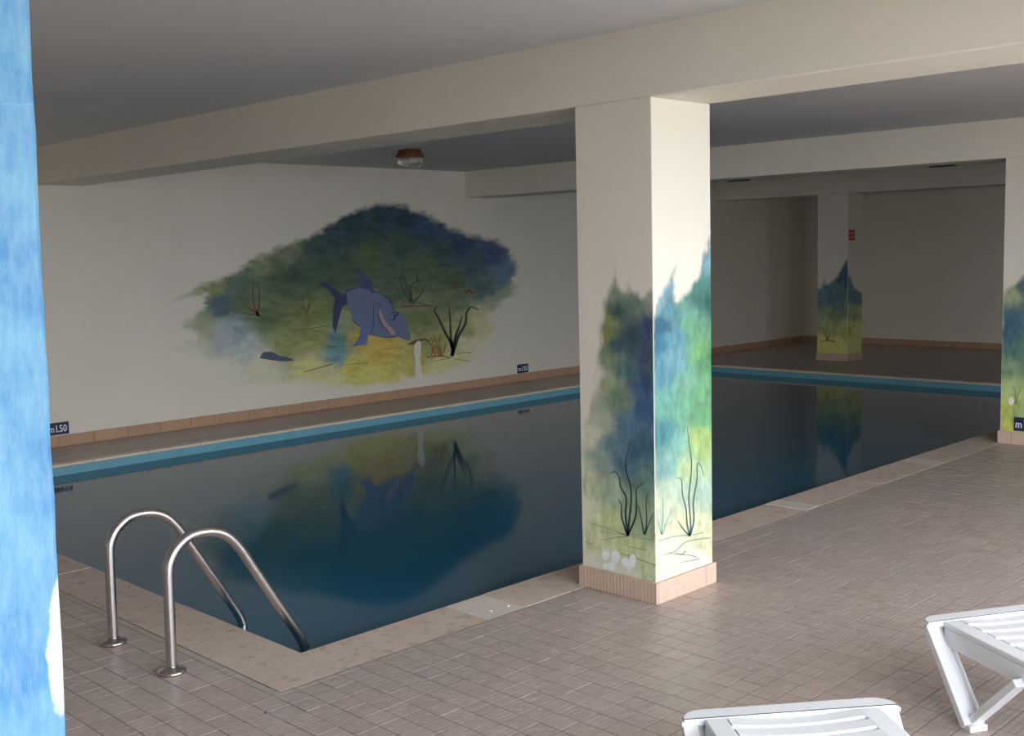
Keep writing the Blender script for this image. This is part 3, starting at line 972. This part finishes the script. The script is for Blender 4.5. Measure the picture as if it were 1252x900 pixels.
# ------------------------------------------------------------------ pool ladder
lad = thing('pool_ladder', 'bent stainless steel handrails of the pool ladder at the corner', 'ladder')
rail = [(-.470, .0), (-.467, .2), (-.463, .40), (-.450, .463), (-.414, .513), (-.352, .547), (-.262, .545), (-.190, .513), (-.133, .450), (-.078, .360), (.018, .200), (.115, .04), (.152, -.022), (.172, -.075), (.174, -.12), (.174, -.5), (.174, -1.1)]
for y in (.215, .735):
    pts = [(float(x), y, float(z)) for x, z in spline(rail, 6)]
    hr = link('handrail', tube_mesh('handrail', pts, .0215), 'steel', lad)
    fl = link('flange', lathe_mesh('flange', [(.057, 0.0), (.057, .011), (.050, .016), (.032, .018), (.0225, .026)]), 'steel', hr)
    fl.location = (-.470, y, 0)
for z in (-.42, -.68, -.94):
    link('tread', box_mesh('tread', ((.135, .237, z), (.215, .713, z + .025)), bevel=.006), 'steel', lad)


# ------------------------------------------------------------------ sun loungers
def bar(bm, p, q, wy0, wy1, th, up):
    """a bar in the x-z plane from p to q, from wy0 to wy1 across, th thick below the line"""
    d = np.array([q[0] - p[0], q[1] - p[1]])
    d /= np.linalg.norm(d)
    nn = np.array([-d[1], d[0]]) * (1 if up else -1)
    c = [np.array(p), np.array(q), np.array(q) + nn * th, np.array(p) + nn * th]
    va = [bm.verts.new((x, wy0, z)) for x, z in c]
    vb = [bm.verts.new((x, wy1, z)) for x, z in c]
    bm.faces.new(va)
    bm.faces.new(vb[::-1])
    for i in range(4):
        j = (i + 1) % 4
        bm.faces.new((va[j], va[i], vb[i], vb[j]))


def lounger(label, K, deg):
    rz = math.radians(deg)
    lvec = np.array([math.cos(rz), math.sin(rz)])
    # local x runs along the bed from the end that shows, local y across
    t = thing('sun_lounger', label, 'sun lounger', (K[0], K[1], 0), rz)
    WD, LN, ZT = .66, 1.92, .32
    # end plates with rounded corners
    for x0, x1, sgn in ((0.0, .073, 1), (LN, LN - .073, -1)):
        bm = bmesh.new()
        prof = [(0.07, 0.0), (WD - .07, 0.0)] + [(WD - .07 + .07 * math.sin(a), .07 - .07 * math.cos(a)) for a in np.linspace(.3, math.pi / 2, 5)] + [(WD, .073), (0, .073)] + [(.07 - .07 * math.sin(a), .07 - .07 * math.cos(a)) for a in np.linspace(math.pi / 2, .3, 5)]
        f = bm.faces.new([bm.verts.new((x0 + sgn * d, yy, ZT - .006)) for yy, d in prof])
        r = bmesh.ops.extrude_face_region(bm, geom=[f])
        for v in [g for g in r['geom'] if isinstance(g, bmesh.types.BMVert)]:
            v.co.z = ZT - .026
        bmesh.ops.bevel(bm, geom=[e for e in bm.edges if all(v.co.z > ZT - .01 for v in e.verts)], offset=.008, segments=3, affect='EDGES')
        me = bm_mesh('end_plate', bm)
        link('end_plate', me, 'plastic', t)
    # side rails
    for y0, y1 in ((.065, .132), (WD - .132, WD - .065)):
        me = box_mesh('side_rail', ((.080, y0, ZT - .092), (LN - .080, y1, ZT - .027)), bevel=.004, seg=2)
        tp = box_mesh('rail_top', ((.0735, y0, ZT - .0265), (LN - .0735, y1, ZT - .008)), bevel=.005, seg=2)
        link('rail_top', tp, 'plastic', t)
        link('side_rail', me, 'plastic', t)
    # slats, a little dished across
    n = 9
    V, Fc = [], []
    ys = np.linspace(.1325, WD - .1325, n)
    for yy in ys:
        dz = -.010 * (1 - ((yy - WD / 2) / (WD / 2 - .1325)) ** 2)
        V += [(0.0, yy, ZT - .024 + dz), (0.0, yy, ZT - .012 + dz), (.005, yy, ZT - .007 + dz), (.052, yy, ZT - .007 + dz), (.057, yy, ZT - .012 + dz), (.057, yy, ZT - .024 + dz)]
    for i in range(n - 1):
        for k in range(6):
            a, b = i * 6 + k, i * 6 + (k + 1) % 6
            Fc.append((a, b, b + 6, a + 6))
    Fc += [tuple(range(6))[::-1], tuple((n - 1) * 6 + k for k in range(6))]
    sm = mesh_from('slat', V, Fc)
    sm.materials.append(M['plastic'])
    k = 0
    x = .0735
    while x + .057 < LN - .073:
        o = link('slat', sm, None, t)
        o.location = (x, 0, 0)
        x += .0715
    # V-shaped legs, a channel section each
    for end in (0, 1):
        for side in (0, 1):
            bm = bmesh.new()
            A, B, Cc = (.066, ZT - .020), (.285, .020), (.50, ZT - .085)
            bar(bm, A, B, 0.004, .050, .030, False)
            bar(bm, (A[0] - .013, A[1] - .012), (B[0] - .013, B[1] - .010), .050, .078, .010, False)
            bar(bm, A, B, .078, .085, .030, False)
            bar(bm, (B[0], B[1]), Cc, .030, .075, .028, True)
            add_box(bm, (.245, .010, 0), (.305, .080, .022))
            for v in bm.verts:
                if side:
                    v.co.y = WD - v.co.y
                if end:
                    v.co.x = LN - v.co.x
            bmesh.ops.bevel(bm, geom=list(bm.edges), offset=.0025, segments=1, affect='EDGES')
            link('leg', bm_mesh('leg', bm), 'plastic', t)
    return t


lounger('white plastic sun lounger whose full V-shaped leg stands clear on the tiles', (1.232, -2.118), -120)
lounger('white plastic sun lounger with rounded end plate, standing nearer to the pool ladder', (-.012, -1.973), -128.5)
